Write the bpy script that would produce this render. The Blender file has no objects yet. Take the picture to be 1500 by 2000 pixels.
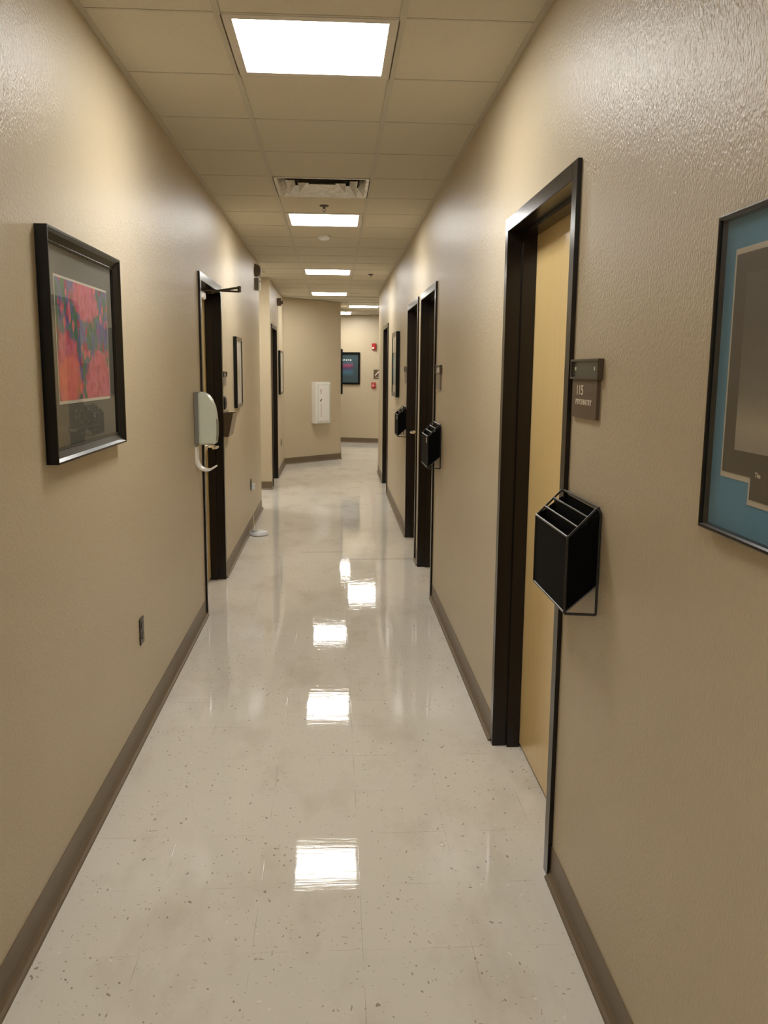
import bpy, bmesh, math, random
from mathutils import Matrix, Vector
sc = bpy.context.scene
col = sc.collection
PI = math.pi
random.seed(7)

# ------------------------------------------------------------------ camera, world, exposure
cam_d = bpy.data.cameras.new('camera')
cam = bpy.data.objects.new('camera', cam_d); col.objects.link(cam)
cam_d.sensor_fit = 'HORIZONTAL'; cam_d.sensor_width = 36.0
cam_d.lens = 1691.17 / 1500.0 * 36.0
cam_d.clip_start = 0.02; cam_d.clip_end = 100
R = [[0.9983595, 0.0572558, 0.0000987], [-0.0565119, 0.9851087, 0.1623799], [0.0091999, -0.1621191, 0.9867283]]
m = Matrix(((R[0][0], R[0][2], -R[0][1], 0.0),
            (R[1][0], R[1][2], -R[1][1], 0.0),
            (R[2][0], R[2][2], -R[2][1], 1.5811),
            (0, 0, 0, 1)))
cam.matrix_world = m
sc.camera = cam
world = bpy.data.worlds.new('world'); sc.world = world
world.use_nodes = True
world.node_tree.nodes['Background'].inputs[0].default_value = (0.9, 0.95, 1, 1)
world.node_tree.nodes['Background'].inputs[1].default_value = 0.0
sc.view_settings.view_transform = 'Standard'
sc.view_settings.look = 'None'
sc.view_settings.gamma = 1.0
sc.view_settings.use_curve_mapping = False
sc.view_settings.exposure = 2.33
sc.cycles.use_denoising = True
sc.cycles.max_bounces = 12
sc.cycles.diffuse_bounces = 8
sc.cycles.sample_clamp_indirect = 8.0
LAMP = 6.0

XL, XR, H = -0.8308, 0.6851, 2.7247
G0, ROW0, T = -0.3828, 3.0782, 0.6096

# ------------------------------------------------------------------ mesh helpers
def box(bm, x0, x1, y0, y1, z0, z1):
    vs = [bm.verts.new((x, y, z)) for x in (x0, x1) for y in (y0, y1) for z in (z0, z1)]
    for f in ((0, 1, 3, 2), (4, 6, 7, 5), (0, 4, 5, 1), (2, 3, 7, 6), (0, 2, 6, 4), (1, 5, 7, 3)):
        bm.faces.new([vs[i] for i in f])
    return vs

def prism(bm, pts, a, b, axis):
    """extrude a closed 2D outline between a and b along axis; pts fill the two other axes in x,y,z order"""
    def P(p, t):
        if axis == 'x': return (t, p[0], p[1])
        if axis == 'y': return (p[0], t, p[1])
        return (p[0], p[1], t)
    lo = [bm.verts.new(P(p, a)) for p in pts]; hi = [bm.verts.new(P(p, b)) for p in pts]
    bm.faces.new(lo); bm.faces.new(hi[::-1])
    n = len(pts)
    for i in range(n):
        j = (i + 1) % n
        bm.faces.new([lo[i], hi[i], hi[j], lo[j]])

def tube(bm, pts, r, seg=10, cap=True):
    pts = [Vector(p) for p in pts]
    rs = r if isinstance(r, (list, tuple)) else [r] * len(pts)
    rings = []; up = None
    for i, p in enumerate(pts):
        if i == 0: t = pts[1] - p
        elif i == len(pts) - 1: t = p - pts[i - 1]
        else: t = (pts[i + 1] - p).normalized() + (p - pts[i - 1]).normalized()
        t.normalize()
        if up is None:
            a = Vector((0, 0, 1)) if abs(t.z) < .9 else Vector((1, 0, 0))
            up = t.cross(a).normalized()
        up = (up - t * up.dot(t)).normalized()
        w = t.cross(up)
        rings.append([bm.verts.new(p + (up * math.cos(2 * PI * k / seg) + w * math.sin(2 * PI * k / seg)) * rs[i]) for k in range(seg)])
    for a, b in zip(rings, rings[1:]):
        for k in range(seg):
            bm.faces.new([a[k], a[(k + 1) % seg], b[(k + 1) % seg], b[k]])
    if cap:
        bm.faces.new(rings[0][::-1]); bm.faces.new(rings[-1])

def lathe(bm, prof, c=(0, 0, 0), axis='z', seg=28):
    """prof: list of (radius, height)"""
    rings = []
    for r, h in prof:
        ring = []
        for k in range(seg):
            a = 2 * PI * k / seg
            x, y = r * math.cos(a), r * math.sin(a)
            v = (x, y, h) if axis == 'z' else ((x, h, y) if axis == 'y' else (h, x, y))
            ring.append(bm.verts.new((v[0] + c[0], v[1] + c[1], v[2] + c[2])))
        rings.append(ring)
    for a, b in zip(rings, rings[1:]):
        for k in range(seg):
            bm.faces.new([a[k], a[(k + 1) % seg], b[(k + 1) % seg], b[k]])
    bm.faces.new(rings[0][::-1]); bm.faces.new(rings[-1])

def loft(bm, rings, cap=True):
    R_ = [[bm.verts.new(p) for p in r] for r in rings]
    n = len(R_[0])
    for a, b in zip(R_, R_[1:]):
        for k in range(n):
            bm.faces.new([a[k], a[(k + 1) % n], b[(k + 1) % n], b[k]])
    if cap:
        bm.faces.new(R_[0][::-1]); bm.faces.new(R_[-1])

def obj(name, bm, mat, parent=None, bevel=0, seg=2, smooth=False):
    bmesh.ops.recalc_face_normals(bm, faces=bm.faces)
    if bevel:
        es = [e for e in bm.edges if len(e.link_faces) == 2 and e.calc_face_angle(0) > 0.5]
        bmesh.ops.bevel(bm, geom=es, offset=bevel, segments=seg, affect='EDGES', clamp_overlap=True)
    me = bpy.data.meshes.new(name); bm.to_mesh(me); bm.free()
    me.materials.append(mat)
    if smooth:
        for p in me.polygons: p.use_smooth = True
        me.set_sharp_from_angle(angle=.6)
    o = bpy.data.objects.new(name, me); col.objects.link(o)
    if parent: o.parent = parent
    return o

def B(): return bmesh.new()

def tag(o, label, cat, group=None):
    o['label'] = label; o['category'] = cat
    if group: o['group'] = group
    return o

def thing(name, label, cat, loc=(0, 0, 0), rz=0, group=None):
    o = bpy.data.objects.new(name, None); col.objects.link(o)
    o.empty_display_size = .05
    o.location = loc; o.rotation_euler = (0, 0, rz)
    return tag(o, label, cat, group)

def struct(name, bm, mat, bevel=0, **k):
    o = obj(name, bm, mat, bevel=bevel, **k); o['kind'] = 'structure'; return o

def structroot(name, loc, rz):
    o = bpy.data.objects.new(name, None); col.objects.link(o); o.location = loc; o.rotation_euler = (0, 0, rz)
    o['kind'] = 'structure'; return o

def copy_tree(o, parent=None):
    c = o.copy(); col.objects.link(c)
    if parent: c.parent = parent
    for ch in [k for k in bpy.data.objects if k.parent == o]:
        copy_tree(ch, c)
    return c

def lettering(name, s, mat, parent, x, z, y, size, depth=.0006, sx=1.0, rot=0, align='LEFT', space=1.0):
    """raised letters as a mesh on a wall-mounted thing (reads along +x, faces -y)"""
    cu = bpy.data.curves.new(name, 'FONT'); cu.body = s; cu.size = size; cu.extrude = depth
    cu.align_x = align; cu.space_character = space; cu.resolution_u = 3
    t = bpy.data.objects.new('tmp', cu); col.objects.link(t)
    dg = bpy.context.evaluated_depsgraph_get()
    me = bpy.data.meshes.new_from_object(t.evaluated_get(dg))
    bpy.data.objects.remove(t)
    me.name = name
    me.transform(Matrix.Translation((x, y, z)) @ Matrix.Rotation(rot, 4, 'Y') @ Matrix.Rotation(PI / 2, 4, 'X') @ Matrix.Diagonal((sx, 1, 1, 1)))
    me.materials.clear(); me.materials.append(mat)
    o = bpy.data.objects.new(name, me); col.objects.link(o); o.parent = parent
    return o

# ------------------------------------------------------------------ materials
class NT:
    def __init__(s, name):
        s.m = bpy.data.materials.new(name); s.m.use_nodes = True
        s.t = s.m.node_tree; s.b = s.t.nodes['Principled BSDF']; s.out = s.t.nodes['Material Output']
    def n(s, typ, **k):
        x = s.t.nodes.new(typ)
        for a, v in k.items():
            if a.startswith('i_'):
                key = a[2:]; key = int(key) if key.isdigit() else key.replace('_', ' ')
                x.inputs[key].default_value = v
            else: setattr(x, a, v)
        return x
    def l(s, a, b): s.t.links.new(a, b)
    def math(s, op, a, b=None, c=None):
        x = s.t.nodes.new('ShaderNodeMath'); x.operation = op
        for i, v in enumerate((a, b, c)):
            if v is None: continue
            if isinstance(v, (int, float)): x.inputs[i].default_value = v
            else: s.l(v, x.inputs[i])
        return x.outputs[0]
    def mix(s, f, a, b, mode='MIX'):
        x = s.t.nodes.new('ShaderNodeMix'); x.data_type = 'RGBA'; x.blend_type = mode
        for i, v in ((0, f), (6, a), (7, b)):
            if isinstance(v, (int, float)): x.inputs[i].default_value = v
            elif isinstance(v, tuple): x.inputs[i].default_value = (*v[:3], 1)
            else: s.l(v, x.inputs[i])
        return x.outputs[2]
    def ramp(s, f, stops, interp='LINEAR'):
        x = s.t.nodes.new('ShaderNodeValToRGB'); cr = x.color_ramp; cr.interpolation = interp
        while len(cr.elements) < len(stops): cr.elements.new(.5)
        for e, (p, c) in zip(cr.elements, stops):
            e.position = p; e.color = (*c, 1) if isinstance(c, tuple) else (c, c, c, 1)
        s.l(f, x.inputs[0]); return x.outputs[0]
    def coord(s, scale=(1, 1, 1), loc=(0, 0, 0)):
        tc = s.n('ShaderNodeTexCoord'); mp = s.n('ShaderNodeMapping')
        mp.inputs['Scale'].default_value = scale; mp.inputs['Location'].default_value = loc
        s.l(tc.outputs['Object'], mp.inputs[0]); return mp.outputs[0]
    def noise(s, v, scale, detail=2, rough=.5):
        x = s.n('ShaderNodeTexNoise'); x.inputs['Scale'].default_value = scale
        x.inputs['Detail'].default_value = detail; x.inputs['Roughness'].default_value = rough
        s.l(v, x.inputs['Vector']); return x.outputs[0]
    def bump(s, h, strength=.3, dist=.001, normal=None):
        x = s.n('ShaderNodeBump'); x.inputs['Strength'].default_value = strength; x.inputs['Distance'].default_value = dist
        s.l(h, x.inputs['Height'])
        if normal is not None: s.l(normal, x.inputs['Normal'])
        return x.outputs[0]

def simple(name, c, rough=.5, metal=0.0, noise=.06, nscale=30, bump=0, bscale=200, spec=.5, coat=0):
    t = NT(name); v = t.coord()
    f = t.noise(v, nscale, 3)
    t.l(t.mix(f, tuple(x * (1 - noise) for x in c), tuple(min(1, x * (1 + noise)) for x in c)), t.b.inputs['Base Color'])
    t.b.inputs['Roughness'].default_value = rough; t.b.inputs['Metallic'].default_value = metal
    t.b.inputs['Specular IOR Level'].default_value = spec
    if coat: t.b.inputs['Coat Weight'].default_value = coat
    if bump: t.l(t.bump(t.noise(v, bscale, 2), bump, .001), t.b.inputs['Normal'])
    return t.m

def wall_material():
    t = NT('tan_vinyl_wallcovering'); v = t.coord()
    f = t.noise(v, 2.2, 3); g = t.noise(v, 140, 2)
    c = t.mix(f, (.515, .430, .292), (.555, .465, .320))
    c = t.mix(t.math('MULTIPLY', g, .25), c, (.43, .355, .235))
    t.l(c, t.b.inputs['Base Color'])
    t.b.inputs['Roughness'].default_value = .36
    t.b.inputs['Specular IOR Level'].default_value = .55
    vs = t.coord((1, 1, .55))
    h1 = t.noise(vs, 190, 3, .6); h2 = t.noise(vs, 95, 2, .5)
    vo = t.n('ShaderNodeTexVoronoi'); vo.inputs['Scale'].default_value = 120; t.l(vs, vo.inputs['Vector'])
    blobs = t.ramp(vo.outputs['Distance'], [(0, 1.0), (.35, 0.0)])
    h = t.math('ADD', t.math('ADD', h1, t.math('MULTIPLY', h2, .5)), t.math('MULTIPLY', blobs, .45))
    t.l(t.bump(h, .7, .0026), t.b.inputs['Normal'])
    return t.m

def floor_material():
    t = NT('waxed_vinyl_tile'); v = t.coord()
    sp = t.n('ShaderNodeSeparateXYZ'); t.l(v, sp.inputs[0]); X, Y = sp.outputs[0], sp.outputs[1]
    P = .3048
    u = t.math('DIVIDE', t.math('SUBTRACT', X, .0783), P); w = t.math('DIVIDE', t.math('SUBTRACT', Y, 2.7722), P)
    fu, fw = t.math('FRACT', u), t.math('FRACT', w)
    iu, iw = t.math('FLOOR', u), t.math('FLOOR', w)
    cid = t.n('ShaderNodeCombineXYZ'); t.l(iu, cid.inputs[0]); t.l(iw, cid.inputs[1])
    wn = t.n('ShaderNodeTexWhiteNoise'); wn.noise_dimensions = '2D'; t.l(cid.outputs[0], wn.inputs['Vector'])
    wc = t.n('ShaderNodeSeparateColor'); t.l(wn.outputs['Color'], wc.inputs[0])
    du = t.math('MINIMUM', fu, t.math('SUBTRACT', 1.0, fu)); dw = t.math('MINIMUM', fw, t.math('SUBTRACT', 1.0, fw))
    d = t.math('MULTIPLY', t.math('MINIMUM', du, dw), P)
    seam = t.ramp(t.math('MULTIPLY', d, 400), [(.12, 1.0), (.42, 0.0)])
    sn = t.ramp(t.noise(v, 4.2, 2), [(.48, 0.02), (.64, .7)])
    seam = t.math('MULTIPLY', seam, sn)
    # cracks where the slab joint runs across the corridor
    c1 = t.math('MULTIPLY', t.math('LESS_THAN', t.math('ABSOLUTE', t.math('SUBTRACT', Y, 7.155)), .006), t.math('GREATER_THAN', X, .08))
    c2 = t.math('MULTIPLY', t.math('LESS_THAN', t.math('ABSOLUTE', t.math('SUBTRACT', Y, 7.45)), .006),
                t.math('MULTIPLY', t.math('LESS_THAN', X, .08), t.math('GREATER_THAN', X, -.3)))
    crack = t.math('MULTIPLY', t.math('MAXIMUM', c1, c2), .7)
    base = t.mix(t.noise(v, 1.3, 3), (.635, .60, .52), (.705, .672, .59))
    base = t.mix(t.math('MULTIPLY', wc.outputs[0], .22), base, (.62, .58, .49))
    base = t.mix(t.math('MULTIPLY', t.noise(v, 60, 4, .7), .25), base, (.77, .73, .65))
    # scuffs
    vs = t.coord((1.3, .6, 1))
    sc_ = t.ramp(t.noise(vs, 2.6, 5, .62), [(.50, 0.0), (.74, .55)])
    base = t.mix(sc_, base, (.46, .40, .32))
    # chips
    def chips(scale, thr, dens, seedloc, sxy):
        vv = t.coord(sxy, seedloc)
        wob = t.n('ShaderNodeTexNoise'); wob.inputs['Scale'].default_value = 40; t.l(vv, wob.inputs['Vector'])
        va = t.n('ShaderNodeVectorMath', operation='MULTIPLY_ADD'); t.l(wob.outputs['Color'], va.inputs[0])
        va.inputs[1].default_value = (.028, .028, 0); t.l(vv, va.inputs[2])
        vo = t.n('ShaderNodeTexVoronoi'); vo.inputs['Scale'].default_value = scale; t.l(va.outputs[0], vo.inputs['Vector'])
        s2 = t.n('ShaderNodeSeparateColor'); t.l(vo.outputs['Color'], s2.inputs[0])
        keep = t.math('GREATER_THAN', s2.outputs[0], dens)
        near = t.math('LESS_THAN', vo.outputs['Distance'], t.math('MULTIPLY', s2.outputs[1], thr))
        return t.math('MULTIPLY', keep, near)
    base = t.mix(t.math('MULTIPLY', chips(52, .19, .40, (3.1, 1.7, 0), (1, .55, 1)), .68), base, (.17, .13, .09))
    base = t.mix(t.math('MULTIPLY', chips(85, .22, .25, (0, 5, 0), (.6, 1, 1)), .5), base, (.22, .18, .13))
    base = t.mix(t.math('MULTIPLY', chips(34, .15, .80, (7, 2, 0), (1, 1, 1)), .6), base, (.86, .82, .74))
    base = t.mix(seam, base, (.24, .20, .15)); base = t.mix(crack, base, (.12, .10, .08))
    t.l(base, t.b.inputs['Base Color'])
    t.l(t.ramp(t.noise(t.coord((1, .5, 1)), 5, 4, .6), [(.3, .015), (.7, .05)]), t.b.inputs['Roughness'])
    t.b.inputs['Specular IOR Level'].default_value = .17
    tilt = t.math('ADD', t.math('MULTIPLY', t.math('SUBTRACT', wc.outputs[1], .5), fu), t.math('MULTIPLY', t.math('SUBTRACT', wc.outputs[2], .5), fw))
    streak = t.noise(t.coord((3, 26, 1)), 1.0, 3, .6)
    swell = t.noise(v, 3.0, 2)
    h = t.math('ADD', t.math('MULTIPLY', tilt, .9), t.math('ADD', t.math('MULTIPLY', streak, .20), t.math('ADD', t.math('MULTIPLY', swell, .30), t.math('MULTIPLY', t.noise(t.coord((12, 70, 1)), 1.0, 3, .6), .085))))
    h = t.math('SUBTRACT', h, t.math('MULTIPLY', seam, .25))
    t.l(t.bump(h, 1.0, .0012), t.b.inputs['Normal'])
    return t.m

def ceiling_material():
    t = NT('acoustic_ceiling_tile'); v = t.coord()
    f = t.noise(v, 90, 4, .7)
    c = t.mix(f, (.59, .545, .435), (.67, .62, .505))
    c = t.mix(t.ramp(t.noise(v, 240, 2), [(.62, 0.0), (.75, .35)]), c, (.30, .24, .17))
    t.l(c, t.b.inputs['Base Color']); t.b.inputs['Roughness'].default_value = .9
    t.l(t.bump(f, .5, .002), t.b.inputs['Normal'])
    return t.m

def door_material():
    t = NT('maple_veneer'); v = t.coord((7, 7, .5))
    g = t.noise(v, 5, 5, .6); g2 = t.noise(t.coord((60, 60, 1.2)), 3, 3)
    c = t.mix(g, (.70, .50, .205), (.82, .62, .29))
    c = t.mix(t.math('MULTIPLY', g2, .35), c, (.62, .42, .16))
    t.l(c, t.b.inputs['Base Color']); t.b.inputs['Roughness'].default_value = .28
    t.b.inputs['Coat Weight'].default_value = .3; t.b.inputs['Coat Roughness'].default_value = .2
    return t.m

def glass_material():
    t = NT('picture_glass'); nt = t.t
    nt.nodes.remove(t.b)
    tr = t.n('ShaderNodeBsdfTransparent'); gl = t.n('ShaderNodeBsdfGlossy'); gl.inputs['Roughness'].default_value = .01
    fr = t.n('ShaderNodeFresnel'); fr.inputs[0].default_value = 1.45
    mx = t.n('ShaderNodeMixShader'); ge = t.n('ShaderNodeNewGeometry'); t.l(t.math('MULTIPLY', fr.outputs[0], t.math('SUBTRACT', 1.0, ge.outputs['Backfacing'])), mx.inputs[0]); t.l(tr.outputs[0], mx.inputs[1]); t.l(gl.outputs[0], mx.inputs[2])
    t.l(mx.outputs[0], t.out.inputs[0])
    return t.m

def lamp_material(name, strength, c=(1, .985, .95)):
    t = NT(name); t.b.inputs['Base Color'].default_value = (.9, .9, .88, 1)
    f = t.noise(t.coord(), 300, 1)
    t.l(t.mix(f, tuple(x * .98 for x in c), c), t.b.inputs['Emission Color'])
    t.b.inputs['Emission Strength'].default_value = strength
    return t.m

def mesh_material():
    t = NT('black_wire_mesh'); v = t.coord()
    sp = t.n('ShaderNodeSeparateXYZ'); t.l(v, sp.inputs[0])
    a = t.math('FRACT', t.math('MULTIPLY', t.math('ADD', sp.outputs[0], sp.outputs[1]), 420))
    b = t.math('FRACT', t.math('MULTIPLY', sp.outputs[2], 420))
    op = t.math('MAXIMUM', t.math('LESS_THAN', a, .66), t.math('LESS_THAN', b, .66))
    t.b.inputs['Base Color'].default_value = (.002, .002, .002, 1)
    t.b.inputs['Roughness'].default_value = .6; t.b.inputs['Specular IOR Level'].default_value = .06
    t.l(op, t.b.inputs['Alpha'])
    return t.m

def diffuser_material():
    t = NT('dented_aluminium'); v = t.coord()
    f = t.noise(v, 22, 3, .6)
    t.l(t.mix(f, (.35, .31, .25), (.95, .90, .80)), t.b.inputs['Base Color'])
    t.b.inputs['Metallic'].default_value = .85; t.b.inputs['Roughness'].default_value = .16
    t.l(t.bump(t.noise(v, 26, 2), .6, .008), t.b.inputs['Normal'])
    return t.m

M = dict(
    wall=wall_material(), floor=floor_material(), tile=ceiling_material(), maple=door_material(), glass=glass_material(),
    grid=simple('ceiling_grid_paint', (.53, .485, .39), .5, noise=.03),
    frame=simple('dark_brown_frame_paint', (.0105, .0062, .0045), .24, noise=.1, spec=.38),
    base=simple('brown_cove_base', (.150, .108, .062), .40, noise=.08),
    chrome=simple('satin_chrome', (.85, .84, .82), .14, 1.0, noise=.03),
    alum=simple('brushed_closer_metal', (.62, .58, .50), .3, .9),
    darkmetal=simple('bronze_metal', (.10, .08, .06), .35, .7),
    white=simple('white_enamel', (.80, .78, .72), .35, noise=.02),
    troffer=simple('troffer_white', (.62, .57, .48), .4, noise=.02),
    lens=lamp_material('lit_diffuser', LAMP),
    black=simple('black_lacquer', (.003, .003, .003), .2, noise=.1, spec=.35),
    blackmat=simple('black_wire', (.010, .010, .010), .28, noise=.1, spec=.7),
    mesh=mesh_material(), diff=diffuser_material(), void=simple('duct_black', (.012, .010, .008), .8),
    plaque=simple('brown_plaque', (.105, .068, .040), .42, noise=.06),
    plaquegrey=simple('taupe_plaque', (.20, .16, .12), .35),
    holderglass=simple('olive_sign_insert', (.055, .058, .046), .3, noise=.15),
    cream=simple('cream_letters', (.78, .70, .55), .5, noise=.02),
    red=simple('red_enamel', (.42, .02, .025), .3),
    redtext=simple('dark_red_print', (.30, .02, .02), .5), blacktext=simple('black_print', (.03, .02, .02), .5),
    greycase=simple('grey_plastic', (.20, .19, .16), .4), sani=simple('pale_grey_green_plastic', (.60, .64, .54), .22, noise=.02, spec=.6),
    smoke=simple('smoky_brown_plastic', (.11, .078, .045), .25), smoke2=simple('brown_plastic_face', (.23, .175, .115), .3),
    outlet=simple('brown_outlet_plastic', (.035, .022, .014), .35), rubber=simple('black_rubber', (.012, .01, .01), .6),
    puck=simple('white_plastic', (.75, .77, .78), .3, noise=.02), puckgrey=simple('silver_grey_plastic', (.30, .32, .30), .35),
    cord=simple('ivory_cord', (.68, .60, .45), .5), cartridge=simple('brass', (.35, .22, .10), .35, .9),
    taupe=simple('taupe_device_plastic', (.16, .12, .085), .4),
    matblue=simple('blue_mat_board', (.080, .240, .370), .85, noise=.08, nscale=60), matgrey=simple('grey_green_mat_board', (.085, .082, .060), .8),
    matcream=simple('cream_mat_bevel', (.50, .46, .37), .8), matwhite=simple('white_mat_board', (.72, .70, .66), .8, noise=.02),
    matdark=simple('dark_olive_mat_board', (.085, .07, .045), .8), matteal=simple('teal_mat_board', (.03, .06, .07), .7),
    titlegrey=simple('olive_title_print', (.125, .115, .085), .7),
)
for k in ('chrome', 'frame'):
    pass

# artwork prints: a picture's own colours, laid out in the print's object space (x along, z up)
def art_flowers():
    t = NT('red_flower_print')
    v0 = t.coord(); sp = t.n('ShaderNodeSeparateXYZ'); t.l(v0, sp.inputs[0]); x, z = sp.outputs[0], sp.outputs[2]
    vs = t.coord((1, 1, .35))
    base = t.ramp(t.noise(vs, 26, 4, .65), [(.36, (.03, .025, .11)), (.46, (.12, .10, .26)), (.53, (.05, .14, .06)), (.62, (.02, .10, .04)), (.70, (.10, .2, .10)), (.78, (.40, .42, .42))])
    vo = t.n('ShaderNodeTexVoronoi'); vo.inputs['Scale'].default_value = 34; t.l(t.coord((1, 1, .75)), vo.inputs['Vector'])
    s2 = t.n('ShaderNodeSeparateColor'); t.l(vo.outputs['Color'], s2.inputs[0])
    blob = t.ramp(vo.outputs['Distance'], [(.38, 1.0), (.55, 0.0)])
    redc = t.ramp(s2.outputs[1], [(0, (.26, .008, .035)), (.5, (.50, .06, .09)), (1, (.58, .13, .14))])
    # dense drifts of blossom: upper middle and lower band
    def drift(cx, cz, rx, rz):
        a = t.math('DIVIDE', t.math('SUBTRACT', x, cx), rx); b = t.math('DIVIDE', t.math('SUBTRACT', z, cz), rz)
        d = t.math('ADD', t.math('MULTIPLY', a, a), t.math('MULTIPLY', b, b))
        d = t.math('ADD', d, t.math('MULTIPLY', t.math('SUBTRACT', t.noise(v0, 16, 3), .5), 1.6))
        return t.ramp(d, [(.75, 1.0), (1.15, 0.0)])
    keep = t.math('GREATER_THAN', s2.outputs[0], .45)
    c = t.mix(t.math('MULTIPLY', blob, keep), base, redc)
    big = t.math('MAXIMUM', t.math('MAXIMUM', drift(.02, .15, .15, .09), drift(.16, -.14, .17, .12)), drift(-.20, -.09, .12, .13))
    soft = t.ramp(t.noise(v0, 30, 4), [(.3, (.36, .05, .07)), (.5, (.56, .10, .14)), (.62, (.58, .15, .17)), (.75, (.50, .26, .20))])
    c = t.mix(t.math('MULTIPLY', big, .8), c, t.mix(t.math('MULTIPLY', blob, .55), soft, redc))
    # warm fallen-orange area at lower left
    c = t.mix(t.math('MULTIPLY', drift(-.17, -.13, .12, .09), .45), c, (.75, .20, .08))
    t.l(c, t.b.inputs['Base Color']); t.b.inputs['Roughness'].default_value = .6
    return t.m

def art_bands(name, stops, scale=1.0, nz=.1, off=.5, h=.5):
    """soft horizontal bands along z, from bottom to top of the print of height h"""
    t = NT(name); v = t.coord(); sp = t.n('ShaderNodeSeparateXYZ'); t.l(v, sp.inputs[0])
    z = t.math('ADD', t.math('DIVIDE', sp.outputs[2], h), .5)
    n = t.math('MULTIPLY', t.math('SUBTRACT', t.noise(t.coord((1, 1, 2)), 9, 4), .5), nz)
    t.l(t.ramp(t.math('ADD', z, n), stops), t.b.inputs['Base Color']); t.b.inputs['Roughness'].default_value = .6
    return t.m

A = dict(
    flowers=art_flowers(),
    mono=art_bands('monochrome_photo_print', [(0, (.16, .13, .11)), (.10, (.21, .18, .16)), (.20, (.27, .24, .20)), (.30, (.34, .30, .22)), (.40, (.17, .15, .11)), (.6, (.09, .075, .05)), (1, (.065, .052, .035))], h=.52, nz=.08),
    pale=art_bands('pale_print', [(0, (.62, .62, .56)), (.25, (.60, .58, .46)), (.5, (.50, .47, .34)), (.8, (.62, .60, .54)), (1, (.70, .69, .68))], h=.3),
    sea=art_bands('teal_seascape_print', [(0, (.06, .16, .17)), (.3, (.16, .34, .34)), (.6, (.30, .48, .46)), (1, (.10, .17, .17))], h=.33),
    dusk=art_bands('blue_and_magenta_print', [(0, (.02, .07, .09)), (.22, (.05, .12, .17)), (.38, (.03, .05, .12)), (.5, (.14, .03, .06)), (.58, (.30, .06, .12)), (.70, (.03, .09, .13)), (1, (.02, .06, .06))], h=.4, nz=.25),
)

# ------------------------------------------------------------------ structure
WT = .16   # wall thickness
DW, DH = 1.02, 2.165      # outer size of each door frame
def wall_run(name, x, out, y0, y1, doors, z1=H):
    """wall parallel to the corridor; 'out' = +1 if the body of the wall lies at larger x"""
    bm = B(); xa, xb = (x, x + WT) if out > 0 else (x - WT, x)
    y = y0
    for d in doors:
        a, b = d + .012, d + DW - .012
        box(bm, xa, xb, y, a, 0, z1); box(bm, xa, xb, a, b, DH - .012, z1); y = b
    box(bm, xa, xb, y, y1, 0, z1)
    return struct(name, bm, M['wall'])

DOOR_R = [2.485, 5.885, 7.13, 11.12]
DOOR_L = [5.49]
DOOR_L2 = [11.67]
YB = -4.2
wall_run('wall_right', XR, 1, YB, 13.54, DOOR_R)
wall_run('wall_left', XL, -1, YB, 9.87, DOOR_L)
wall_run('wall_left_far', XL, -1, 11.45, 14.50, DOOR_L2)
bm = B(); box(bm, XL - WT, XR + WT, YB - .15, YB, 0, H); struct('wall_back', bm, M['wall'])
# side passage on the left
bm = B(); box(bm, -4.4, XL - WT, 9.72, 9.87, 0, H); struct('wall_passage_near', bm, M['wall'])
bm = B(); box(bm, -4.4, XL - WT, 11.45, 11.60, 0, H); struct('wall_passage_far', bm, M['wall'])
bm = B(); box(bm, -4.55, -4.4, 9.72, 11.60, 0, H); struct('wall_passage_end', bm, M['wall'])
# angled wall at the end of the corridor, its corner and the wall running on behind it
bm = B(); prism(bm, [(XL - .001, 14.50), (.112, 15.443), (.112, 17.6), (-.04, 17.6), (-.04, 15.50), (XL - WT, 14.56), (XL - WT, 14.50)], 0, H, 'z')
struct('wall_angled', bm, M['wall'])
bm = B(); box(bm, -2.4, -.04, 17.45, 17.6, 0, H); struct('wall_lobby_left', bm, M['wall'])
bx, by = .166, 19.09
def back_at(x): return by - (x - bx) * .375
bm = B(); prism(bm, [(-2.4, back_at(-2.4)), (4.2, back_at(4.2)), (4.2, back_at(4.2) + .16), (-2.4, back_at(-2.4) + .16)], 0, H, 'z')
struct('wall_far', bm, M['wall'])
bm = B(); box(bm, -2.55, -2.4, 17.45, 20.3, 0, H); struct('wall_lobby_end', bm, M['wall'])
bm = B(); box(bm, XR + WT, 4.2, 13.39, 13.54, 0, H); struct('wall_lobby_near', bm, M['wall'])
bm = B(); box(bm, 4.2, 4.35, 13.39, 18.2, 0, H); struct('wall_lobby_right', bm, M['wall'])

bm = B(); box(bm, -4.55, 4.35, YB - .15, 20.3, -.1, 0); struct('floor', bm, M['floor'])

# ceiling: lay-in tiles with a dropped grid
LIGHTS = [(0, r) for r in (-12, -6, 0, 6, 12, 17)]
cut = {(0, r) for _, r in LIGHTS} | {(0, 4)}
bm = B()
TB = .012            # half width of a tee
cols_c = [(XL + .001, G0), (G0, G0 + T), (G0 + T, XR - .001)]
NR0, NR1 = -12, 17
for r in range(NR0, NR1 + 1):
    y0 = ROW0 + r * T; y1 = y0 + T
    for ci, (a, b) in enumerate(cols_c):
        if ci == 1 and (0, r) in cut: continue
        box(bm, a + (0 if ci == 0 else .004), b - (0 if ci == 2 else .004), y0 + .004, y1 - .004, H + .0025, H + .02)
YE = ROW0 + (NR1 + 1) * T
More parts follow.
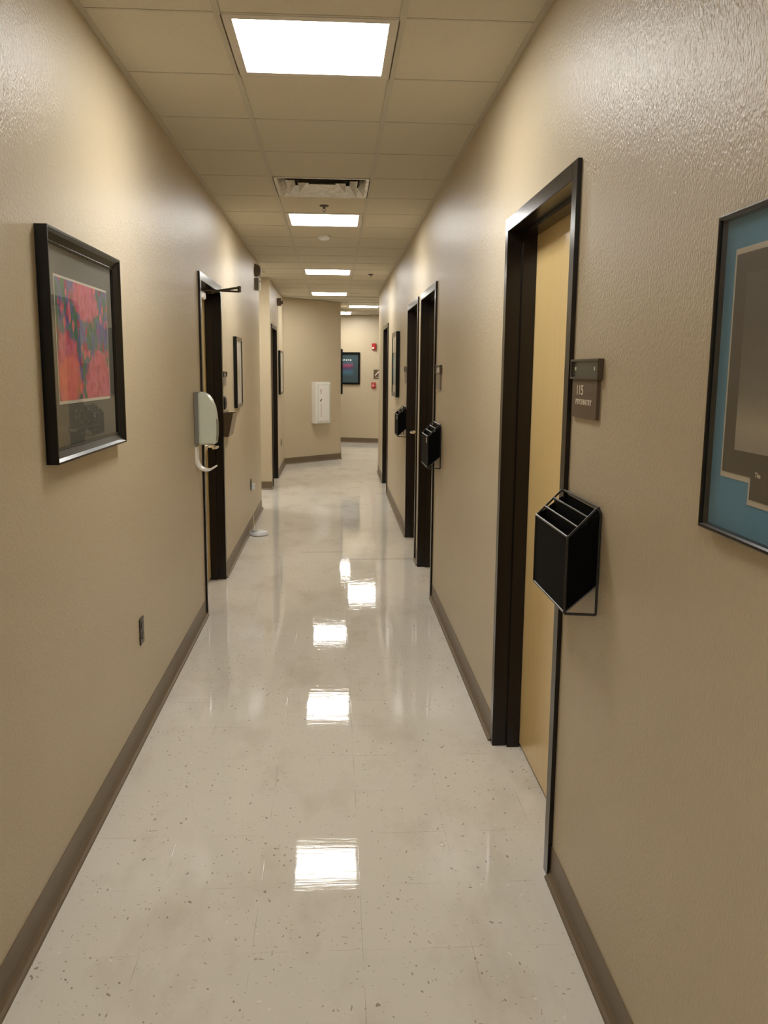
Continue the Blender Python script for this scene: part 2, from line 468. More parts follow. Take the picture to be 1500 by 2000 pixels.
# areas beyond the straight corridor
L5 = (.235, 16.08)
xs = [G0 + T + .006 - T * 5 - .0, ]
gx = [.235 + T * k for k in range(-5, 8)]
gy = [YE + (16.08 - YE) % T - T + T * k for k in range(0, 12)]
for a in gx:
    for b in gy:
        b0, b1 = max(b, YE), b + T
        if b1 <= b0 or (abs(a - L5[0]) < .1 and abs(b - L5[1]) < .1) : continue
        if abs(a - (L5[0] + 4 * T)) < .1 and abs(b - L5[1]) < .1: continue
        box(bm, a + .004, a + T - .004, b0 + .004, b1 - .004, H + .006, H + .02)
# side passage, and the strip over the lobby's near part
for k in range(6):
    a1 = XL - k * T; a0 = max(a1 - T, -4.55)
    for j in range(3):
        b0 = 9.60 + j * T
        if k == 1 and j == 1: continue
        box(bm, a0 + .004, a1 - .004, b0 + .004, b0 + T - .004, H + .006, H + .02)
for k in range(6):
    a0 = XR + k * T
    box(bm, a0 + .004, a0 + T - .004, 13.39, YE - .004, H + .006, H + .02)
struct('ceiling', bm, M['tile'])
# structural deck above the tiles keeps the plenum closed
bm = B(); box(bm, -4.6, 4.4, YB - .2, 20.4, H + .35, H + .45); struct('ceiling_deck', bm, M['void'])
bm = B()
for gxx in (G0, G0 + T): box(bm, gxx - TB, gxx + TB, YB, YE, H - .001, H + .006)
for r in range(NR0, NR1 + 2):
    y = ROW0 + r * T; box(bm, XL + .02, XR - .02, y - TB * .55, y + TB * .55, H + .0005, H + .006)
box(bm, XL, XL + .022, YB, 9.87, H - .001, H + .006); box(bm, XL, XL + .022, 11.45, 14.5, H - .001, H + .006)
box(bm, XR - .022, XR, YB, 13.54, H - .001, H + .006)
for a in gx: box(bm, a - TB, a + TB, YE + .02, 19.0, H - .001, H + .006)
for b in gy: box(bm, gx[0], 4.2, b - TB * .8, b + TB * .8, H - .0006, H + .006)
for k in range(1, 6): box(bm, XL - k * T - TB, XL - k * T + TB, 9.87, 11.45, H - .001, H + .006)
for j in (0, 1, 2, 3): box(bm, -4.4, XL, 9.60 + j * T - TB, 9.60 + j * T + TB, H - .0006, H + .006)
struct('ceiling_grid', bm, M['grid'])

# cove base
PROF = [(0, .106), (.003, .106), (.0035, .030), (.006, .018), (.012, .011), (.020, .006), (.022, .002), (.022, 0), (0, 0)]
def base_seg(bm, p, q):
    """profile swept along p->q; the room lies to the right of p->q"""
    p, q = Vector(p), Vector(q); d = (q - p).normalized(); n = Vector((d.y, -d.x))
    loft(bm, [[(p.x + n.x * a, p.y + n.y * a, z) for a, z in PROF], [(q.x + n.x * a, q.y + n.y * a, z) for a, z in PROF]])
def runs(y0, y1, doors):
    out = []; y = y0
    for d in doors: out.append((y, d)); y = d + DW
    out.append((y, y1)); return out
bm = B()
for a, b in runs(YB, 9.87, DOOR_L): base_seg(bm, (XL, a), (XL, b))
base_seg(bm, (XL, 9.87), (-4.4, 9.87))
struct('baseboard_left', bm, M['base'])
bm = B()
base_seg(bm, (-4.4, 11.45), (XL, 11.45))
for a, b in runs(11.45, 14.5, DOOR_L2): base_seg(bm, (XL, a), (XL, b))
base_seg(bm, (XL, 14.5), (.112, 15.443)); base_seg(bm, (.112, 15.443), (.112, 17.6))
struct('baseboard_left_far', bm, M['base'])
bm = B()
for a, b in runs(YB, 13.54, DOOR_R): base_seg(bm, (XR, b), (XR, a))
struct('baseboard_right', bm, M['base'])
bm = B(); base_seg(bm, (-2.4, back_at(-2.4)), (4.2, back_at(4.2))); struct('baseboard_far', bm, M['base'])
bm = B(); base_seg(bm, (4.2, 13.54), (XR, 13.54)); struct('baseboard_lobby', bm, M['base'])

# ------------------------------------------------------------------ ceiling lights
def make_light(label, x, y, first=None):
    if first is None:
        t = thing('ceiling_light', label, 'ceiling light', (x, y, H), 0, 'square lit ceiling panels')
        bm = B(); o, i = .298, .262
        for a in ((-o, -i, -o, o), (i, o, -o, o), (-i, i, -o, -i), (-i, i, i, o)):
            box(bm, a[0], a[1], a[2], a[3], -.001, .012)
        box(bm, -o, o, -o, o, .02, .07)
        obj('light_frame', bm, M['troffer'], t)
        bm = B(); box(bm, -.264, .264, -.264, .264, .006, .016)
        obj('diffuser', bm, M['lens'], t)
        return t
    t = copy_tree(first); t.location = (x, y, H); t['label'] = label; return t
cxm = G0 + T / 2
light_rows = {0: 'largest lit ceiling panel, nearest the camera at the top', 6: 'lit ceiling panel between the square air vent and the smoke detector',
              12: 'lit ceiling panel beside the sprinkler on the right, third along the corridor',
              17: 'lit ceiling panel just before the angled wall with the white cabinet'}
L1 = make_light(light_rows[0], cxm, ROW0 + T / 2)
for r in (6, 12, 17): make_light(light_rows[r], cxm, ROW0 + (r + .5) * T, L1)
make_light('lit ceiling panel past the angled wall, close to the right wall corner', L5[0] + T / 2, L5[1] + T / 2, L1)
far = make_light('farthest lit ceiling panel, half hidden above the angled wall corner', .075, 18.28, L1); far.location.z -= .012
for i, (x, y) in enumerate(((cxm, ROW0 - 5.5 * T), (cxm, ROW0 - 11.5 * T), (XL - 1.5 * T, 9.60 + 1.5 * T), (L5[0] + 4.5 * T, L5[1] + T / 2))):
    make_light(['lit ceiling panel behind the camera', 'lit ceiling panel at the far end behind the camera', 'lit ceiling panel in the side passage on the left', 'lit ceiling panel round the corner on the right'][i], x, y, L1)

# ------------------------------------------------------------------ air vent, sprinklers, smoke detector
t = thing('air_vent', 'square dented metal ceiling air diffuser with stepped louvres', 'air vent', (cxm, ROW0 + 4.5 * T, H))
bm = B()
def ring(bm, a, b, za, zb, th=.0015):
    """square sloped flange from half size a at za to half size b at zb"""
    def sq(s, z): return [(-s, -s, z), (s, -s, z), (s, s, z), (-s, s, z)]
    loft(bm, [sq(a, za), sq(b, zb)], cap=False); loft(bm, [sq(a, za + th), sq(b, zb + th)], cap=False)
ring(bm, .298, .275, -.001, -.001); ring(bm, .275, .235, -.001, .05)
obj('outer_frame', bm, M['diff'], t)
for a, nm in ((.222, 'louvre'), (.150, 'louvre')):
    bm = B(); ring(bm, a, a - .045, .000, .05); obj(nm, bm, M['diff'], t)
bm = B(); box(bm, -.085, .085, -.085, .085, .004, .007); ring(bm, .085, .06, .007, .04); obj('center_plate', bm, M['diff'], t)
bm = B(); box(bm, -.28, .28, -.28, .28, .075, .08)
for a in ((-.29, -.28, -.29, .29), (.28, .29, -.29, .29), (-.28, .28, -.29, -.28), (-.28, .28, .28, .29)): box(bm, a[0], a[1], a[2], a[3], .012, .08)
obj('duct_box', bm, M['void'], t)

def sprinkler(label, x, y, first=None):
    if first: t = copy_tree(first); t.location = (x, y, H); t['label'] = label; return t
    t = thing('fire_sprinkler', label, 'sprinkler', (x, y, H - .0), 0, 'ceiling sprinklers'); t.scale = (.85, .85, .85)
    bm = B(); lathe(bm, [(.038, .006), (.040, -.002), (.030, -.008), (.012, -.010)]); obj('escutcheon', bm, M['darkmetal'], t, smooth=True)
    bm = B(); lathe(bm, [(.010, -.009), (.010, -.022), (.007, -.024)]); tube(bm, [(.008, 0, -.022), (.013, 0, -.034), (.002, 0, -.046)], .002); tube(bm, [(-.008, 0, -.022), (-.013, 0, -.034), (-.002, 0, -.046)], .002)
    obj('nozzle', bm, M['darkmetal'], t)
    bm = B(); lathe(bm, [(.013, -.046), (.013, -.048)]); obj('deflector', bm, M['darkmetal'], t)
    return t
S1 = sprinkler('small dark pendent sprinkler between the air vent and the second light', -.072, 6.43)
sprinkler('small dark pendent sprinkler near the right wall beside the third light', .442, 10.87, S1)
bm = B(); lathe(bm, [(.055, .004), (.055, -.012), (.05, -.022), (.034, -.034), (.012, -.037)])
tag(obj('smoke_detector', bm, M['puck'], smooth=True), 'round white smoke detector on the ceiling just past the second light', 'smoke detector').location = (-.089, 7.85, H)

# ------------------------------------------------------------------ doors  (local: x right along the wall, y into the wall, z up)
RL, RR = PI / 2, -PI / 2      # facing the left wall / the right wall
def make_door(name, side, y0, latch, sign=None):
    """side 'L'/'R'; latch 'near'/'far' seen from the camera"""
    rz = RL if side == 'L' else RR
    loc = (XL, y0, 0) if side == 'L' else (XR, y0 + DW, 0)
    r = structroot(name, loc, rz)
    pr, f, dp = .013, .05, .101
    bm = B()
    def u_frame(bm, w0, z_, y0_, y1_, t_):     # three-sided frame with member width t_ starting w0 in from the outer edge
        box(bm, w0, w0 + t_, y0_, y1_, 0, z_); box(bm, DW - w0 - t_, DW - w0, y0_, y1_, 0, z_)
        box(bm, w0 + t_, DW - w0 - t_, y0_, y1_, z_ - t_, z_)
    u_frame(bm, 0, DH, -pr, .045, f)
    u_frame(bm, .012, DH - .012, .045, WT, f - .012)
    o = obj('door_frame', bm, M['frame'], r, bevel=.0015)
    bm = B(); u_frame(bm, f, DH - f, .047, dp, .016)
    obj('door_stop', bm, M['frame'], r, bevel=.001)
    bm = B(); box(bm, f + .002, DW - f - .002, dp, dp + .044, .018, DH - f - .003)
    leaf = obj('door_leaf', bm, M['maple'], r, bevel=.001)
    # which end (local x) is near the camera: left wall -> x=0 is near; right wall -> x=DW is near
    near0 = (side == 'L')
    at0 = (latch == 'near') == near0
    s = 1 if at0 else -1
    hx = f + .065 if at0 else DW - f - .065
    bm = B(); lathe(bm, [(.031, dp), (.031, dp - .008), (.024, dp - .012), (.012, dp - .014), (.013, dp - .074)], c=(hx, 0, 1.015), axis='y')
    tube(bm, [(hx - s * .008, dp - .074, 1.015), (hx + s * .03, dp - .080, 1.015), (hx + s * .085, dp - .074, 1.015), (hx + s * .112, dp - .060, 1.013)], [.015, .014, .013, .010], 12)
    obj('door_handle', bm, M['chrome'], r, smooth=True)
    return r
dA = make_door('door_1', 'R', DOOR_R[0], 'near')
make_door('door_2', 'R', DOOR_R[1], 'far')
make_door('door_3', 'R', DOOR_R[2], 'far')
make_door('door_4', 'R', DOOR_R[3], 'near')
dE = make_door('door_5', 'L', DOOR_L[0], 'far')
make_door('door_6', 'L', DOOR_L2[0], 'near')
# surface closer on the left door: body on the leaf, two arms reaching out over the corridor
bm = B(); box(bm, .26, .58, .035, .082, 2.035, 2.085); obj('door_closer', bm, M['alum'], dE, bevel=.006)
bm = B()
tube(bm, [(.42, .06, 2.085), (.42, .06, 2.098)], .012)
tube(bm, [(.42, .06, 2.088), (.52, -.195, 2.088)], .0065)
tube(bm, [(.52, -.195, 2.115), (.80, .035, 2.106)], [.0075, .0095], 10)
tube(bm, [(.52, -.195, 2.085), (.52, -.195, 2.124)], .012, 12)
box(bm, .78, .84, .02, .06, 2.098, 2.1145)
obj('closer_arm', bm, M['darkmetal'], dE)

# ------------------------------------------------------------------ framed pictures
def rectframe(bm, w, h, prof):
    """mitred frame; prof = closed list of (inset, y)"""
    cs = [(0, 0, 1, 1), (w, 0, -1, 1), (w, h, -1, -1), (0, h, 1, -1)]
    R_ = []
    for cx, cz, sx, sz in cs:
        R_.append([bm.verts.new((cx + sx * i, y, cz + sz * i)) for i, y in prof])
    n = len(prof)
    for a in range(4):
        b = (a + 1) % 4
        for k in range(n):
            bm.faces.new([R_[a][k], R_[a][(k + 1) % n], R_[b][(k + 1) % n], R_[b][k]])
def picture(label, loc, rz, w, h, depth, fw, framemat, style='scoop', group=None):
    """origin at the lower left corner on the wall"""
    t = thing('framed_picture', label, 'picture', loc, rz, group)
    bm = B()
    if style == 'scoop':
        prof = [(0, -.001), (0, -depth), (.006, -depth), (fw * .35, -depth * .80), (fw * .8, -depth * .52), (fw * .86, -depth * .56), (fw, -depth * .5), (fw, -.001)]
    elif style == 'thin':
        prof = [(0, -.001), (0, -depth + .003), (.003, -depth), (fw - .003, -depth), (fw, -depth + .003), (fw, -.001)]
    else:
        prof = [(0, -.001), (0, -depth), (fw, -depth), (fw, -.001)]
    rectframe(bm, w, h, prof); obj('frame', bm, framemat, t)
    bm = B(); gy_ = -depth * .42 if style == 'scoop' else -depth + .0055; box(bm, fw - .002, w - fw + .002, gy_ - .002, gy_, fw - .002, h - fw + .002); obj('glass', bm, M['glass'], t)
    return t
def sheet(t, name, mat, x0, x1, z0, z1, y, th=.002):
    """print with its own origin at the middle"""
    bm = B(); hw, hh = (x1 - x0) / 2, (z1 - z0) / 2
    box(bm, -hw, hw, -th, 0, -hh, hh); o = obj(name, bm, mat, t); o.location = ((x0 + x1) / 2, y, (z0 + z1) / 2); return o

# flowers, left wall, y 2.54..3.37, z 1.30..1.972
W1, H1 = .83, .672
p = picture('large black-framed poster of blurred red flowers on the near left wall', (XL, 2.542, 1.30), RL, W1, H1, .036, .042, M['black'])
sheet(p, 'mat_board', M['matgrey'], .03, W1 - .03, .03, H1 - .03, -.005)
sheet(p, 'mat_bevel', M['matcream'], .124, .720, .168, .552, -.0072, .001)
sheet(p, 'print', A['flowers'], .130, .714, .178, .545, -.0083, .0006)
lettering('title_lettering', 'FOCUS', M['titlegrey'], p, .415, .098, -.0076, .070, .0003, 1.25, align='CENTER', space=1.15)
bm = B()
for z, a, b in ((.082, .27, .56), (.066, .31, .52)): box(bm, a, b, -.0078, -.0072, z, z + .004)
obj('caption_rule', bm, M['titlegrey'], p)

# blue mat picture, right wall: far edge y=1.526 ; local x=0 is the far edge
p = picture('large picture with blue mat and thin black metal frame on the near right wall', (XR, 1.530, 1.303), RR, .90, .545, .020, .010, M['black'], 'thin')
def stepped(x0, x1, z0, z1, nx, nz): return [(x0, z0 + nz), (x0 + nx, z0 + nz), (x0 + nx, z0), (x1 - nx, z0), (x1 - nx, z0 + nz), (x1, z0 + nz), (x1, z1), (x0, z1)]
sheet(p, 'mat_board', M['matblue'], .008, .892, .008, .537, -.003)
bm = B(); prism(bm, stepped(.050, .850, .064, .484, .105, .036), -.0062, -.0048, 'y'); obj('mat_bevel', bm, M['matcream'], p)
bm = B(); prism(bm, stepped(.058, .842, .074, .474, .105, .036), -.0076, -.0060, 'y'); obj('inner_mat', bm, M['matdark'], p)
sheet(p, 'print', A['mono'], .100, .80, .150, .440, -.0074, .0008)
lettering('caption', 'The', M['cream'], p, .178, .112, -.0080, .012, .0002)

# white-mat picture, left wall
p = picture('black-framed picture with white mat beside the wall pocket on the left wall', (XL, 7.30, 1.255), RL, .44, .585, .030, .030, M['black'], 'flat')
sheet(p, 'mat_board', M['matwhite'], .028, .412, .028, .557, -.018); sheet(p, 'print', A['pale'], .12, .32, .18, .40, -.0199, .0006)
# far left wall
p = picture('small black-framed picture with pale mat on the far left wall past the door', (XL, 13.08, 1.20), RL, .74, .65, .035, .036, M['black'], 'flat')
sheet(p, 'mat_board', M['matwhite'], .03, .71, .03, .62, -.024); sheet(p, 'print', A['pale'], .2, .54, .18, .47, -.0259, .0006)
# right wall portrait, y 9.19..9.85
p = picture('black-framed seascape picture on the right wall beyond the farther mesh file holder', (XR, 9.86, 1.295), RR, .66, .685, .040, .045, M['black'], 'flat')
sheet(p, 'mat_board', M['matcream'], .035, .625, .035, .65, -.028); sheet(p, 'print', A['sea'], .10, .56, .13, .46, -.0302, .0006)
bm = B(); box(bm, .10, .56, -.0308, -.0301, .462, .475); obj('print_rule', bm, M['matdark'], p)
# edge-on frame behind the angled corner
p = picture('black picture frame seen edge-on just behind the angled wall corner', (.112, 15.75, 1.14), RL, .62, .80, .038, .04, M['black'], 'flat')
sheet(p, 'mat_board', M['matwhite'], .03, .59, .03, .77, -.005)
# back wall picture
rb = math.atan2(-.375, 1)
def bw(x, z=0): return (x, back_at(x), z)
p = picture('black-framed dark blue and magenta poster on the far back wall', bw(-.22, 1.262), rb, .83, .685, .032, .038, M['black'], 'flat')
sheet(p, 'mat_board', M['matteal'], .03, .80, .03, .655, -.005); sheet(p, 'mat_bevel', M['titlegrey'], .10, .735, .165, .575, -.0062, .0006)
sheet(p, 'print', A['dusk'], .125, .665, .19, .56, -.0070, .0006)
bm = B()
for k in range(5): box(bm, .42 + k * .045, .42 + k * .045 + .028, -.0085, -.0076, .50 + .008 * (k % 2), .535)
obj('print_highlight', bm, M['matwhite'], p)

# ------------------------------------------------------------------ signs (local origin: lower left on the wall)
def room_sign(name, label, loc, rz, w1, h1, w2, h2, dx=0.0, mat='plaque', holder='darkmetal', insert='holderglass', text=None):
    """holder w1 x h1 on top of plaque w2 x h2"""
    t = thing(name, label, 'sign', loc, rz)
    bm = B(); box(bm, dx, dx + w2, -.010, -.001, 0, h2); box(bm, dx - .006, dx + .03, -.0055, -.001, .006, .09)
    obj('plaque', bm, M[mat], t, bevel=.0006)
    bm = B(); rectframe(bm, w1, h1, [(0, -.001), (0, -.016), (.006, -.016), (.006, -.001)])
    for v in bm.verts: v.co.z += h2 + .0005
    obj('name_holder', bm, M[holder], t)
    bm = B(); box(bm, .005, w1 - .005, -.009, -.001, h2 + .006, h2 + h1 - .006); obj('name_insert', bm, M[insert], t)
    if text:
        for xx in (.03, w1 - .05):
            bm = B(); box(bm, xx, xx + .007, -.0105, -.009, h2 + h1 * .45, h2 + h1 * .62)
            obj('insert_clip', bm, M['cream'], t)
        for s, x, z, sz, sx in text: lettering('lettering', s, M['cream'], t, x, z, -.0104, sz, .0006, sx)
    return t
# near right sign: local x=0 is y 2.462 (far), plaque 0.25 wide
room_sign('room_sign', 'brown room sign reading 115 PSYCHIATRY beside the nearest right door', (XR, 2.458, 1.456), RR, .258, .054, .232, .104, .008,
          text=[('115', .050, .0625, .038, 1.25), ('PSYCHIATRY', .048, .036, .021, 1.25)])
room_sign('room_sign', 'taupe room sign on the right wall above the middle mesh file holder', (XR, 5.80, 1.456), RR, .24, .054, .215, .104, .0, mat='plaquegrey', insert='matcream')
room_sign('room_sign', 'small brown room sign on the right wall above the farthest mesh file holder', (XR, 8.40, 1.456), RR, .24, .054, .215, .104, .0, mat='plaquegrey')
room_sign('room_sign', 'small taupe room sign on the left wall just past the door closer', (XL, 6.545, 1.452), RL, .20, .04, .18, .065, .0, mat='plaquegrey', insert='plaquegrey')
# stair sign on the back wall
t = thing('stair_sign', 'dark brown square stairs sign on the far back wall between two red fire devices', 'sign', bw(.845, 1.385), rb)
bm = B(); box(bm, 0, .150, -.008, -.001, 0, .198); obj('plaque', bm, M['plaque'], t, bevel=.001)
bm = B()
n = 5
pts = [(.030, .078)]
for k in range(n): pts += [(.030 + k * .018, .078 + (k + .6) * .019), (.030 + (k + 1) * .018, .078 + (k + .6) * .019)]
pts += [(.132, .175), (.132, .158)]; pts += [(.045, .070), (.030, .070)]
prism(bm, pts, -.0095, -.0078, 'y'); obj('stair_symbol', bm, M['cream'], t)
lettering('lettering', 'STAIRS', M['cream'], t, .075, .026, -.0088, .024, .0006, 1.0, align='CENTER')
# fire alarm strobe and pull station
t = thing('fire_alarm_strobe', 'red fire alarm strobe with white lens high on the far back wall', 'fire alarm', bw(.815, 1.995), rb)
bm = B(); box(bm, 0, .088, -.045, -.001, 0, .140); obj('housing', bm, M['red'], t, bevel=.006)
bm = B(); prism(bm, [(.012, .022), (.060, .022), (.052, .062), (.020, .062)], -.066, -.044, 'y'); obj('strobe_lens', bm, M['white'], t, bevel=.004)
t = thing('fire_pull_station', 'red manual fire pull station low on the far back wall under the stairs sign', 'fire alarm', bw(.808, 1.185), rb)
bm = B(); box(bm, 0, .090, -.038, -.001, 0, .125); obj('housing', bm, M['red'], t, bevel=.005)
bm = B(); box(bm, .018, .072, -.046, -.037, .030, .085); obj('pull_handle', bm, simple('pale_red_plate', (.62, .22, .22), .4), t, bevel=.003)
lettering('lettering', 'FIRE', M['cream'], t, .045, .098, -.0386, .018, .0004, 1.0, align='CENTER')

# ------------------------------------------------------------------ mesh file holders
def file_holder(label, y_near, first=None):
    loc = (XR, y_near + .348, .952)
    if first:
        t = copy_tree(first); t.location = loc; t['label'] = label; return t
    t = thing('mesh_file_holder', label, 'file holder', loc, RR, 'black mesh wall file holders')
    w, d = .348, .088
    zt, zf, zb, zlow = .283, .208, .010, .082     # top at wall, top at front, bottom at front, bottom of side at wall
    r = .0035
    bm = B()
    for x in (0, w):
        tube(bm, [(x, -.005, .003), (x, -.005, zt - .012), (x, -.009, zt - .003), (x, -.016, zt), (x, -d, zf)], r)
        tube(bm, [(x, -d, zf), (x, -d, zb)], r); tube(bm, [(x, -d, zb), (x, -.005, zlow)], r * .6)
        tube(bm, [(x, -d, zb - .003), (x, -.005, .003)], r)
    tube(bm, [(0, -d, zb), (w, -d, zb)], r)
    obj('wire_frame', bm, M['blackmat'], t, smooth=True)
    for k in range(4):
        f = k / 3; y = -.010 - f * (d - .010); z = zt + (zf - zt) * f
        bm = B(); tube(bm, [(-.001, y, z + .002), (w + .001, y, z + .002)], r * .95); obj('top_bar', bm, M['blackmat'], t, smooth=True)
    bm = B(); prism(bm, [(-.006, zlow), (-.006, zt - .012), (-d, zf), (-d, zb)], -.0006, .0006, 'x')
    obj('side_panel', bm, M['mesh'], t)
    bm = B(); prism(bm, [(-.006, zlow), (-.006, zt - .012), (-d, zf), (-d, zb)], w - .0006, w + .0006, 'x')
    obj('side_panel', bm, M['mesh'], t)
    bm = B(); box(bm, 0, w, -d - .0006, -d + .0006, zb, zf); obj('front_panel', bm, M['mesh'], t)
    bm = B(); box(bm, 0, w, -.006, -.0050, zlow, zt - .008); obj('back_panel', bm, M['mesh'], t)
    for k in (1, 2):
        f = k / 3; y = -.010 - f * (d - .010); z = zt + (zf - zt) * f
        bm = B(); box(bm, 0, w, y - .0006, y + .0006, zb + (zlow - zb) * (1 - f), z); obj('divider', bm, M['mesh'], t)
    return t
FA = file_holder('near black mesh three-pocket file holder beside the 115 door', 2.150)
fb = file_holder('middle black mesh file holder with small silver tags, by the second right door', 5.520, FA)
fc = file_holder('farthest black mesh file holder, on the right wall beyond the paired doors', 8.185, FA)
for hh in (fb, fc):
    for k in (1, 2, 3):
        f = k / 3; y = -.010 - f * .078; z = .283 - .075 * f
        bm = B(); box(bm, .300, .340, y - .006, y - .004, z - .040, z - .006); box(bm, .300, .340, y - .006, y + .004, z + .004, z + .006)
        obj('label_clip', bm, M['alum'], hh)

# ------------------------------------------------------------------ hand sanitizer dispenser, left wall  (local x = world +y)
t = thing('sanitizer_dispenser', 'pale grey-green hand sanitizer dispenser beside the left door', 'soap dispenser', (XL, 5.262, 1.128), RL)
w = .115
def prof_s(s=0):
    pts = [(-.001, 0), (-.120, 0.0)]
    for k in range(9):
        a = k / 8 * PI / 2
        pts.append((-.122 - .004 * math.sin(k / 8 * PI) + (.122 - .050) * (1 - math.cos(a)) * 1.0, .165 + .150 * math.sin(a)))
    pts += [(-.001, .315)]
    return pts
front = prof_s()
bm = B(); prism(bm, [(y, z) for y, z in [(-.001, 0), (-.026, 0), (-.026, .313), (-.001, .313)]], -w / 2, w / 2, 'x'); obj('back_plate', bm, M['greycase'], t, bevel=.003)
bm = B(); prism(bm, [(-.026, 0), (-.122, .004), (-.129, .06), (-.130, .13), (-.126, .18), (-.118, .225), (-.103, .265), (-.083, .293), (-.058, .310), (-.026, .314)], -w / 2 + .001, w / 2 - .001, 'x')
obj('cover', bm, M['sani'], t, bevel=.007, seg=4, smooth=True)
bm = B(); prism(bm, [(-.127, .02), (-.1335, .06), (-.1345, .13), (-.131, .155), (-.124, .155), (-.121, .02)], -.030, .030, 'x'); obj('view_window', bm, M['greycase'], t, bevel=.002)
bm = B(); lathe(bm, [(.012, .003), (.010, -.006), (.007, -.008)], c=(0, -.080, 0)); obj('nozzle', bm, M['white'], t, smooth=True)
bm = B()
pr_ = [(-.006, -.035)]
rings = []
path = []
for k in range(15):
    a = k / 14 * PI * .60
    path.append((-.003 - .062 * (1 - math.cos(a)) * 1.0, -.085 - .070 * math.sin(a)))
path = [(-.003, -.012), (-.003, -.05)] + path
for k in range(6):
    path.append((path[-1][0] - .0065, path[-1][1] + .0040))
for i, (y, z) in enumerate(path):
    q = i / (len(path) - 1); hw = .042 * (1 - .75 * max(0, (q - .6) / .4)); th = .006 * (1 - .6 * q) + .002
    j = min(i + 1, len(path) - 1); jj = max(i - 1, 0)
    d = Vector((path[j][0] - path[jj][0], path[j][1] - path[jj][1])).normalized(); n_ = Vector((-d.y, d.x)) * th
    rings.append([(-hw, y - n_.x, z - n_.y), (hw, y - n_.x, z - n_.y), (hw, y + n_.x, z + n_.y), (-hw, y + n_.x, z + n_.y)])
loft(bm, rings); obj('drip_tray', bm, M['white'], t, bevel=.002)

# ------------------------------------------------------------------ brown wall pocket and the small black fixture above it
t = thing('wall_pocket', 'brown plastic chart pocket on the left wall just past the door', 'wall pocket', (XL, 6.560, 1.075), RL)
w = .30
side = [(-.001, 0), (-.038, 0), (-.072, .168), (-.001, .168)]
bm = B()
prism(bm, side, 0, .003, 'x'); prism(bm, side, w - .003, w, 'x'); box(bm, 0, w, -.004, -.001, 0, .185); box(bm, 0, w, -.038, -.001, -.003, 0)
obj('pocket_body', bm, M['smoke'], t)
bm = B(); prism(bm, [(-.036, 0), (-.040, 0), (-.075, .170), (-.071, .170)], 0, w, 'x'); obj('front_panel', bm, M['smoke2'], t)
bm = B(); prism(bm, [(-.001, 0), (-.018, .012), (-.022, .055), (-.018, .098), (-.001, .112)], 0, .10, 'x')
t = tag(obj('wall_bumper', bm, M['rubber'], bevel=.004), 'small rounded black fixture on the left wall above the brown wall pocket', 'wall fixture')
t.location = (XL, 6.54, 1.268); t.rotation_euler = (0, 0, RL)

# ------------------------------------------------------------------ outlets
def outlet(label, y, z, side='L'):
    t = thing('wall_outlet', label, 'outlet', (XL, y, z), RL, 'brown wall outlets')
    bm = B(); box(bm, 0, .072, -.006, -.001, 0, .116); obj('cover_plate', bm, M['outlet'], t, bevel=.002)
    for zz in (.018, .064):
        bm = B(); lathe(bm, [(.0165, -.005), (.0165, -.0085), (.015, -.009)], c=(.036, 0, zz + .017), axis='y', seg=20)
        obj('socket', bm, M['darkmetal'], t)
    return t
outlet('brown duplex outlet low on the near left wall', 3.612, .406)
outlet('brown outlet low on the left wall with a white adapter plugged in', 8.57, .385)
outlet('dark outlet low on the far left wall before the angled wall', 13.55, .39)
# plug-in adapter with cord down to a white disc on the floor
t = thing('plug_in_adapter', 'white plug-in adapter with thin cord in the left wall outlet', 'power adapter', (XL, 8.585, .392), RL)
bm = B(); box(bm, 0, .045, -.040, -.009, 0, .060); obj('adapter_body', bm, M['puck'], t, bevel=.004)
bm = B()
tube(bm, [(.022, -.020, 0), (.020, -.016, -.06), (.014, -.016, -.15), (-.02, -.020, -.165), (.03, -.020, -.175), (.005, -.022, -.22), (-.05, -.032, -.32), (-.14, -.045, -.375), (-.22, -.070, -.3885), (-.275, -.085, -.380)], .0025, 8)
obj('cord', bm, M['cord'], t, smooth=True)
t = thing('floor_monitor', 'low white plastic disc with grey button on the floor by the left baseboard', 'device', (-.727, 8.255, 0), 0)
bm = B(); rg = []
for r_, z in ((.078, .0005), (.088, .006), (.086, .018), (.074, .034), (.052, .041), (.02, .043)):
    rg.append([(r_ * math.cos(2 * PI * k / 32) * (1 + .10 * math.cos(4 * PI * k / 32)), r_ * 1.05 * math.sin(2 * PI * k / 32), z) for k in range(32)])
loft(bm, rg); obj('shell', bm, M['puck'], t, smooth=True)
bm = B(); lathe(bm, [(.034, .030), (.034, .046), (.026, .050)], c=(-.034, -.022, 0)); obj('button', bm, M['puckgrey'], t, smooth=True)

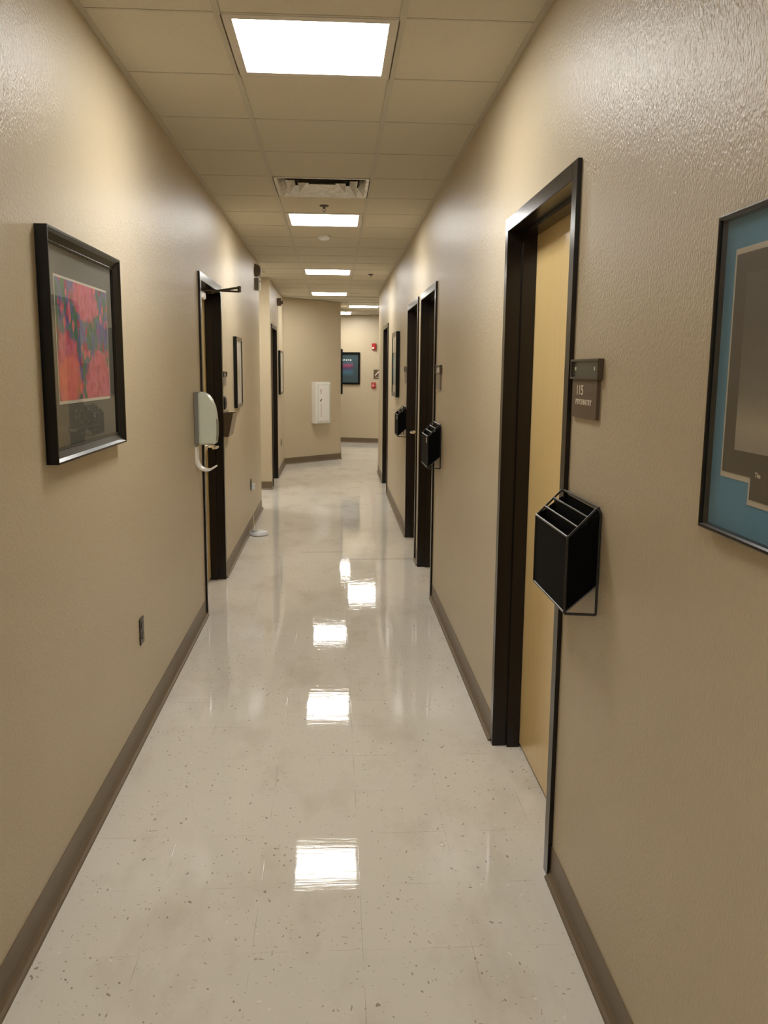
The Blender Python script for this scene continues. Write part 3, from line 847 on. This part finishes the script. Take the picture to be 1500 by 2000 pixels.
# ------------------------------------------------------------------ fire alarm devices near the ceiling
t = thing('wall_speaker', 'taupe rounded wall speaker near the ceiling at the end of the near left wall', 'speaker', (XL, 9.39, 2.535), RL)
bm = B(); box(bm, 0, .12, -.020, -.001, 0, .125); obj('back_box', bm, M['taupe'], t, bevel=.003)
bm = B(); prism(bm, [(-.018, .004), (-.052, .010), (-.062, .040), (-.060, .080), (-.042, .115), (-.018, .121)], .004, .116, 'x'); obj('speaker_cover', bm, M['taupe'], t, bevel=.006, seg=3)
t = thing('wall_strobe', 'white-faced strobe on the left wall below the taupe speaker', 'strobe light', (XL, 9.39, 2.395), RL)
bm = B(); box(bm, 0, .11, -.036, -.001, 0, .125); obj('housing', bm, M['greycase'], t, bevel=.003)
bm = B(); box(bm, 0, .11, -.050, -.036, 0, .125); obj('face', bm, M['white'], t, bevel=.003)
bm = B(); lathe(bm, [(.016, -.049), (.014, -.056), (.006, -.058)], c=(.05, 0, .095), axis='y', seg=16); obj('lens', bm, M['darkmetal'], t)
t = thing('emergency_light', 'small taupe emergency light high on the far left wall', 'emergency light', (XL, 12.97, 2.49), RL)
bm = B(); box(bm, 0, .16, -.060, -.001, 0, .105); obj('housing', bm, M['taupe'], t, bevel=.006)
bm = B(); lathe(bm, [(.022, -.058), (.026, -.080), (.020, -.088)], c=(.05, 0, .045), axis='y', seg=18); obj('lamp_head', bm, M['taupe'], t)
bm = B(); lathe(bm, [(.016, -.087), (.012, -.092), (.004, -.094)], c=(.05, 0, .045), axis='y', seg=18); obj('bulb', bm, M['cream'], t)

# ------------------------------------------------------------------ fire extinguisher cabinet on the angled wall
ra = PI / 4
t = thing('extinguisher_cabinet', 'white fire extinguisher cabinet with red lettering on the angled wall', 'cabinet', (-.393 + .0, 14.938, .660), ra)
w, h, d = .345, .705, .115
bm = B(); box(bm, 0, w, -d, -.001, 0, h); obj('cabinet_body', bm, M['white'], t, bevel=.006)
bm = B(); box(bm, .022, w - .018, -d - .014, -d - .0005, .022, h - .022); dd = obj('cabinet_door', bm, M['white'], t, bevel=.003)
bm = B(); rectframe(bm, w - .075, h - .085, [(0, -d - .0135), (0, -d - .0175), (.004, -d - .0175), (.004, -d - .0135)])
for v in bm.verts: v.co.x += .040; v.co.z += .042
obj('door_panel_rim', bm, simple('grey_enamel_line', (.42, .42, .38), .4), dd)
lettering('lettering', 'EXTINGUISHER', M['redtext'], dd, .125, .115, -d - .0142, .033, .0004, 1.0, rot=-PI / 2)
lettering('lettering', 'FIRE', M['redtext'], dd, .125, .505, -d - .0142, .045, .0004, 1.0, rot=-PI / 2)
bm = B(); prism(bm, [(.085, .372), (.118, .388), (.118, .405), (.135, .405), (.128, .420), (.112, .420), (.100, .400), (.080, .385)], -d - .0150, -d - .0140, 'y'); obj('door_emblem', bm, M['blacktext'], dd)
